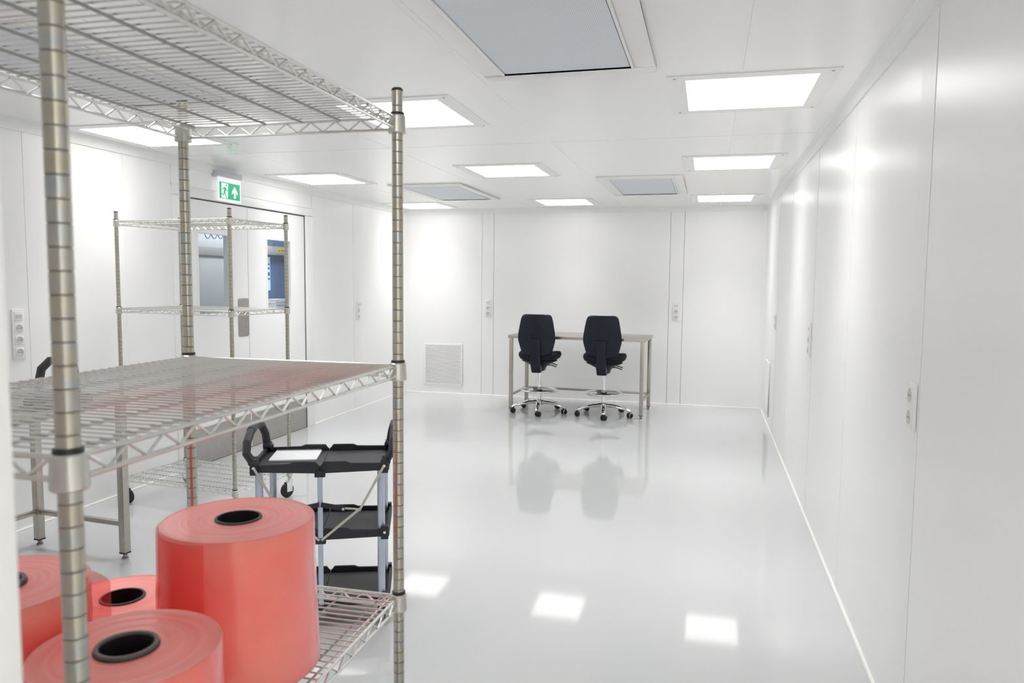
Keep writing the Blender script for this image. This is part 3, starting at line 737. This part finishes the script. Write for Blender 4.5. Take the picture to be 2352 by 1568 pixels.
# ------------------------------------------------------------------ folding service cart
def service_cart():
    t = thing('service_cart', 'black three-tier folding service cart with aluminium legs behind the red film rolls', 'cart', (-1.643, 3.019, 0), 0.372)
    W, D = 0.568, 0.338
    for z in (0.730, 0.438, 0.140):
        a, b = W / 2, D / 2
        f = MB()
        # front and rear lips with raised middle parts and a notch at the fold
        for s in (-1, 1):
            y0, y1 = (s * b - 0.006, s * b + 0.006)
            for sx in (-1, 1):
                poly = [(sx * 0.012, z - 0.042), (sx * (a - 0.03), z - 0.034), (sx * a, z - 0.036), (sx * a, z + 0.004), (sx * (a - 0.03), z), (sx * 0.13, z + (0.002)), (sx * 0.11, z + 0.010), (sx * 0.018, z + 0.010), (sx * 0.008, z - 0.004), (sx * 0.0006, z - 0.010), (sx * 0.0006, z - 0.042)]
                if sx < 0: poly = poly[::-1]
                f.prism(poly, y0, y1, 'y')
        for s in (-1, 1):
            f.box(s * a - 0.007, s * a + 0.007, -b + 0.006, b - 0.006, z - 0.036, z + 0.002)
            for sy in (-1, 1): f.box(s * (a - 0.012) - 0.016, s * (a - 0.012) + 0.016, sy * b - 0.014, sy * b + 0.014, z - 0.044, z + 0.014)
        f.box(-0.022, 0.022, -b - 0.012, -b + 0.012, z - 0.058, z - 0.030).box(-0.022, 0.022, b - 0.012, b + 0.012, z - 0.058, z - 0.030)
        tr = f.build('tray', M['cartblack'], t, bevel=0.002, seg=1)
        for s in (-1, 1):
            bx(*( (-a + 0.007, -0.0007) if s < 0 else (0.0007, a - 0.007)), -b + 0.006, b - 0.006, z - 0.030, z - 0.020).build('tray_panel', M['tray'], tr, bevel=0.001, seg=1)
        pm = MB().lathe([(0, -0.004), (0.006, -0.004), (0.007, 0)], 10, axis='y').mesh('rivet', M['chrome'])
        for sx in (-1, 1): link('rivet', pm, tr, (sx * (a - 0.012), -b - 0.014, z - 0.012))
    for sx in (-1, 1):
        for sy in (-1, 1):
            x, y = sx * (W / 2 - 0.028), sy * (D / 2 - 0.018)
            MB().tube([(x, y, 0.09), (x, y, 0.70)], 0.0165, 14, squash=(1, 0.8)).build('leg', M['alu'], t)
            c = MB().box(x - 0.015, x + 0.015, y - 0.018, y + 0.018, 0.078, 0.10).box(x - 0.017, x - 0.014, y - 0.014, y + 0.028, 0.03, 0.085).box(x + 0.014, x + 0.017, y - 0.014, y + 0.028, 0.03, 0.085).build('caster', M['cartblack'], t, bevel=0.001, seg=1)
            MB().lathe([(0, -0.012), (0.030, -0.012), (0.038, -0.008), (0.038, 0.008), (0.030, 0.012), (0, 0.012)], 24, (x, y + 0.014, 0.038), 'x').build('wheel', M['purple'], c)
    for sy in (-1, 1):
        y = sy * (D / 2 + 0.004)
        if sy < 0: MB().tube([(0, y, 0.11), (0, y, 0.69)], 0.009, 10, squash=(1.25, 0.8)).build('centre_strut', M['alu'], t)
        for sx in ((-1, 1) if sy < 0 else ()):
            yy = y + sy * 0.012
            MB().tube([(sx * (W / 2 - 0.012), yy, 0.722), (sx * 0.165, yy, 0.525)], 0.0075, 4, squash=(1.0, 0.35)).build('brace', M['brace'], t, smooth=0)
            MB().tube([(sx * 0.165, yy + 0.004, 0.530), (sx * 0.004, yy + 0.004, 0.398)], 0.0075, 4, squash=(1.0, 0.35)).build('brace', M['brace'], t, smooth=0)
            MB().tube([(sx * 0.005, yy, 0.555), (sx * 0.105, yy, 0.535)], 0.014, 4, squash=(1.0, 0.35)).build('lock_arm', M['cartblack'], t, smooth=0)
            MB().tube([(sx * 0.095, yy - sy * 0.003, 0.537), (sx * 0.170, yy - sy * 0.003, 0.530)], 0.006, 4, squash=(1.0, 0.35)).build('brace', M['brace'], t, smooth=0)
            MB().lathe([(0, -0.004), (0.006, -0.004), (0.007, 0.004), (0, 0.004)], 10, (sx * 0.098, yy + sy * 0.006, 0.536), 'y').build('rivet', M['chrome'], t)
    for sx in (-1, 1):
        a = sx * (W / 2 - 0.005)
        pts = [(a, -0.155, 0.735), (a + sx * 0.025, -0.158, 0.775), (a + sx * 0.030, -0.125, 0.815), (a + sx * 0.030, -0.05, 0.848), (a + sx * 0.028, 0.05, 0.862), (a + sx * 0.022, 0.125, 0.845), (a + sx * 0.010, 0.155, 0.80), (a, 0.155, 0.735)]
        hd = MB().tube(pts, 0.018, 8).build('handle', M['cartblack'], t, smooth=20)
        MB().tube([(a + sx * 0.030, -0.045, 0.850), (a + sx * 0.029, 0.02, 0.859)], 0.0195, 8).build('grip_sleeve', M['tray'], hd, smooth=20)
        for sy in (-1, 1):
            MB().tube([(a - 0.018, sy * 0.152, 0.742), (a + 0.018, sy * 0.152, 0.742)], 0.020, 12).build('hinge', M['cartblack'], hd)
    return t
service_cart()
t = thing('notepad', 'white spiral-bound notepad lying on the top tray of the cart', 'notepad', (-1.789, 3.021, 0.7105), 0.372)
bx(-0.103, 0.103, -0.093, 0.093, 0.0, 0.008).build('pages', M['paper'], t, bevel=0.001)
lm = MB().tube([(0, 0.082, 0.009), (0, 0.088, 0.013), (0, 0.096, 0.011), (0, 0.097, 0.004)], 0.0014, 5).mesh('spiral_loop', M['screw'])
for k in range(30): link('spiral_loop', lm, t, (-0.098 + 0.196 * k / 29, 0, 0))

# ------------------------------------------------------------------ swivel chairs
def make_chair():
    t = thing('swivel_chair', 'x', 'chair', (0, 0, 0), 0, 'navy swivel chairs at the steel desk')
    def back(n, y0, inset, zlo, zhi, th, m, front):
        prof = [(0.00, 0.60), (0.03, 0.76), (0.08, 0.83), (0.20, 0.90), (0.36, 0.99), (0.42, 1.0), (0.52, 0.985), (0.70, 0.92), (0.86, 0.855), (0.94, 0.80), (0.98, 0.73), (1.0, 0.60)]
        rows_b, rows_f = [], []
        C = 14
        for (v, wv) in prof:
            hw = 0.214 * wv - inset; z = zlo + (zhi - zlo) * v
            edge = min(1.0, min(v, 1 - v) / 0.06 + 0.15)
            rb_, rf_ = [], []
            for j in range(C + 1):
                u = -1 + 2 * j / C
                yb = y0 + 0.045 * u * u + 0.02 * (v - 0.45) ** 2 * 4 - 0.03 * v
                tk = th * (1 - u ** 6) * edge
                rb_.append((u * hw, yb, z)); rf_.append((u * hw, yb + tk + 0.004, z))
            rows_b.append(rb_); rows_f.append(rf_)
        mb = MB().grid(rows_b).grid(rows_f)
        R, Cn = len(prof), C + 1
        o = R * Cn
        for i in range(R - 1):
            mb.f.append((i * Cn, (i + 1) * Cn, o + (i + 1) * Cn, o + i * Cn))
            mb.f.append((i * Cn + C, o + i * Cn + C, o + (i + 1) * Cn + C, (i + 1) * Cn + C))
        for j in range(C):
            mb.f.append((j, j + 1, o + j + 1, o + j)); k = (R - 1) * Cn
            mb.f.append((k + j, o + k + j, o + k + j + 1, k + j + 1))
        mb.build(n, m, t, smooth=50)
    back('back_shell', -0.225, 0.0, 0.672, 1.136, 0.018, M['shell'], False)
    back('back_cushion', -0.206, 0.008, 0.680, 1.130, 0.045, M['fabric'], True)
    # seat cushion: rounded plan, domed top
    rows = []
    N = 36
    for (s, z) in ((0.02, 0.592), (0.80, 0.596), (0.94, 0.610), (1.0, 0.640), (0.985, 0.668), (0.93, 0.684), (0.75, 0.692), (0.4, 0.690), (0.02, 0.688)):
        r = []
        for k in range(N):
            a = 2 * PI * k / N; ca, sa = math.cos(a), math.sin(a)
            ex = 0.62
            x = 0.238 * s * math.copysign(abs(ca) ** ex, ca); y = 0.225 * s * math.copysign(abs(sa) ** ex, sa) + 0.03
            zz = z + 0.022 * (abs(x) / 0.238) ** 2 - (0.03 * max(0, (y - 0.1) / 0.15) ** 2 if z > 0.63 else 0)
            r.append((x, y, zz))
        rows.append(r)
    MB().grid(rows, True).build('seat', M['fabric'], t, smooth=60)
    rows = []
    for (s, z, xx) in ((0.20, 0.603, 0.205), (1.0, 0.600, 0.205), (0.9, 0.575, 0.15), (0.75, 0.55, 0.10), (0.6, 0.515, 0.072), (0.55, 0.485, 0.062), (0.02, 0.484, 0.062)):
        r = []
        for k in range(24):
            a = 2 * PI * k / 24; ca, sa = math.cos(a), math.sin(a)
            r.append((xx * (1 if s > 0.1 else 0.03) * math.copysign(abs(ca) ** 0.7, ca) * (0.2 if s == 0.20 else 1), 0.16 * s * math.copysign(abs(sa) ** 0.7, sa), z))
        rows.append(r)
    MB().grid(rows, True).build('seat_mechanism', M['black'], t, smooth=50)
    br = MB()
    br.prism([(-0.262, 0.86), (-0.235, 0.87), (-0.228, 0.60), (-0.12, 0.535), (-0.12, 0.475), (-0.20, 0.475), (-0.262, 0.56)], -0.055, 0.055, 'x')
    br.build('back_bracket', M['shell'], t, bevel=0.014)
    MB().tube([(0.205, -0.175, 0.876), (0.228, -0.185, 0.876)], 0.013, 10).build('knob', M['black'], t)
    for (zz, yy) in ((0.560, 0.02), (0.548, -0.05)):
        MB().tube([(0.07, yy, zz + 0.004), (0.13, yy, zz + 0.008), (0.17, yy, zz + 0.000), (0.205, yy, zz - 0.014)], 0.0065, 6).build('lever', M['black'], t)
    MB().lathe([(0, 0.10), (0.027, 0.10), (0.027, 0.235), (0.022, 0.24), (0.022, 0.49), (0, 0.49)], 20).build('gas_column', M['chrome'], t)
    # foot ring
    fr = MB().tube([(0.205 * math.cos(2 * PI * k / 40), 0.205 * math.sin(2 * PI * k / 40), 0.256) for k in range(40)], 0.0095, 10, closed=True).build('foot_ring', M['chrome'], t)
    hb = MB().lathe([(0.027, 0.222), (0.036, 0.225), (0.036, 0.262), (0.027, 0.265)], 18, closed=True)
    hb.build('ring_hub', M['black'], fr)
    for k in range(3):
        a = PI / 2 + 2 * PI * k / 3 + 0.4; ca, sa = math.cos(a), math.sin(a)
        MB().tube([(0.03 * ca, 0.03 * sa, 0.240), (0.12 * ca, 0.12 * sa, 0.243), (0.202 * ca, 0.202 * sa, 0.252)], 0.03, 8, squash=(0.28, 1.0), rs=[0.055, 0.050, 0.036]).build('ring_spoke', M['black'], fr)
    bh = MB().lathe([(0, 0.085), (0.040, 0.085), (0.045, 0.10), (0.042, 0.135), (0.030, 0.15), (0, 0.15)], 20).build('base_hub', M['chrome'], t)
    for k in range(5):
        a = -PI / 2 + 0.13 + 2 * PI * k / 5; ca, sa = math.cos(a), math.sin(a)
        MB().tube([(0.03 * ca, 0.03 * sa, 0.122), (0.12 * ca, 0.12 * sa, 0.120), (0.23 * ca, 0.23 * sa, 0.100), (0.305 * ca, 0.305 * sa, 0.078), (0.325 * ca, 0.325 * sa, 0.066)], 0.02, 10, squash=(0.62, 1.0), rs=[0.036, 0.033, 0.028, 0.023, 0.016]).build('base_arm', M['chrome'], t)
        ang = a + 0.8 + k * 1.7
        c = MB().tube([(0, 0, 0.046), (0, 0, 0.078)], 0.007, 10).lathe([(0, -0.009), (0.020, -0.009), (0.026, -0.006), (0.026, 0.006), (0.020, 0.009), (0, 0.009)], 20, (0, 0.014, 0.034), 'x').build('caster', M['black'], t)
        c.location = (0.32 * ca, 0.32 * sa, 0); c.rotation_euler = (0, 0, ang)
        for s in (-1, 1):
            MB().lathe([(0, -0.007), (0.026, -0.007), (0.030, -0.003), (0.030, 0.004), (0.024, 0.007), (0, 0.007)], 24, (s * 0.0185, 0.014, 0.030), 'x').build('wheel', M['rubber'], c)
            MB().lathe([(0.027, -0.0075), (0.0295, -0.0045), (0.0275, -0.0035)], 24, (s * 0.0185 + s * 0.0075, 0.014, 0.030), 'x').build('wheel_trim', M['chrome'], c)
    return t
ch = make_chair()
ch.location = (-1.849, 8.425, 0); ch.rotation_euler = (0, 0, 0.02); ch['label'] = 'navy high swivel chair at the desk, the one nearer the slatted end wall vent'
c2 = copy_tree(ch)
c2.location = (-1.102, 8.415, 0); c2.rotation_euler = (0, 0, -0.02); c2['label'] = 'dark navy high swivel chair at the desk, the one nearer the right wall'
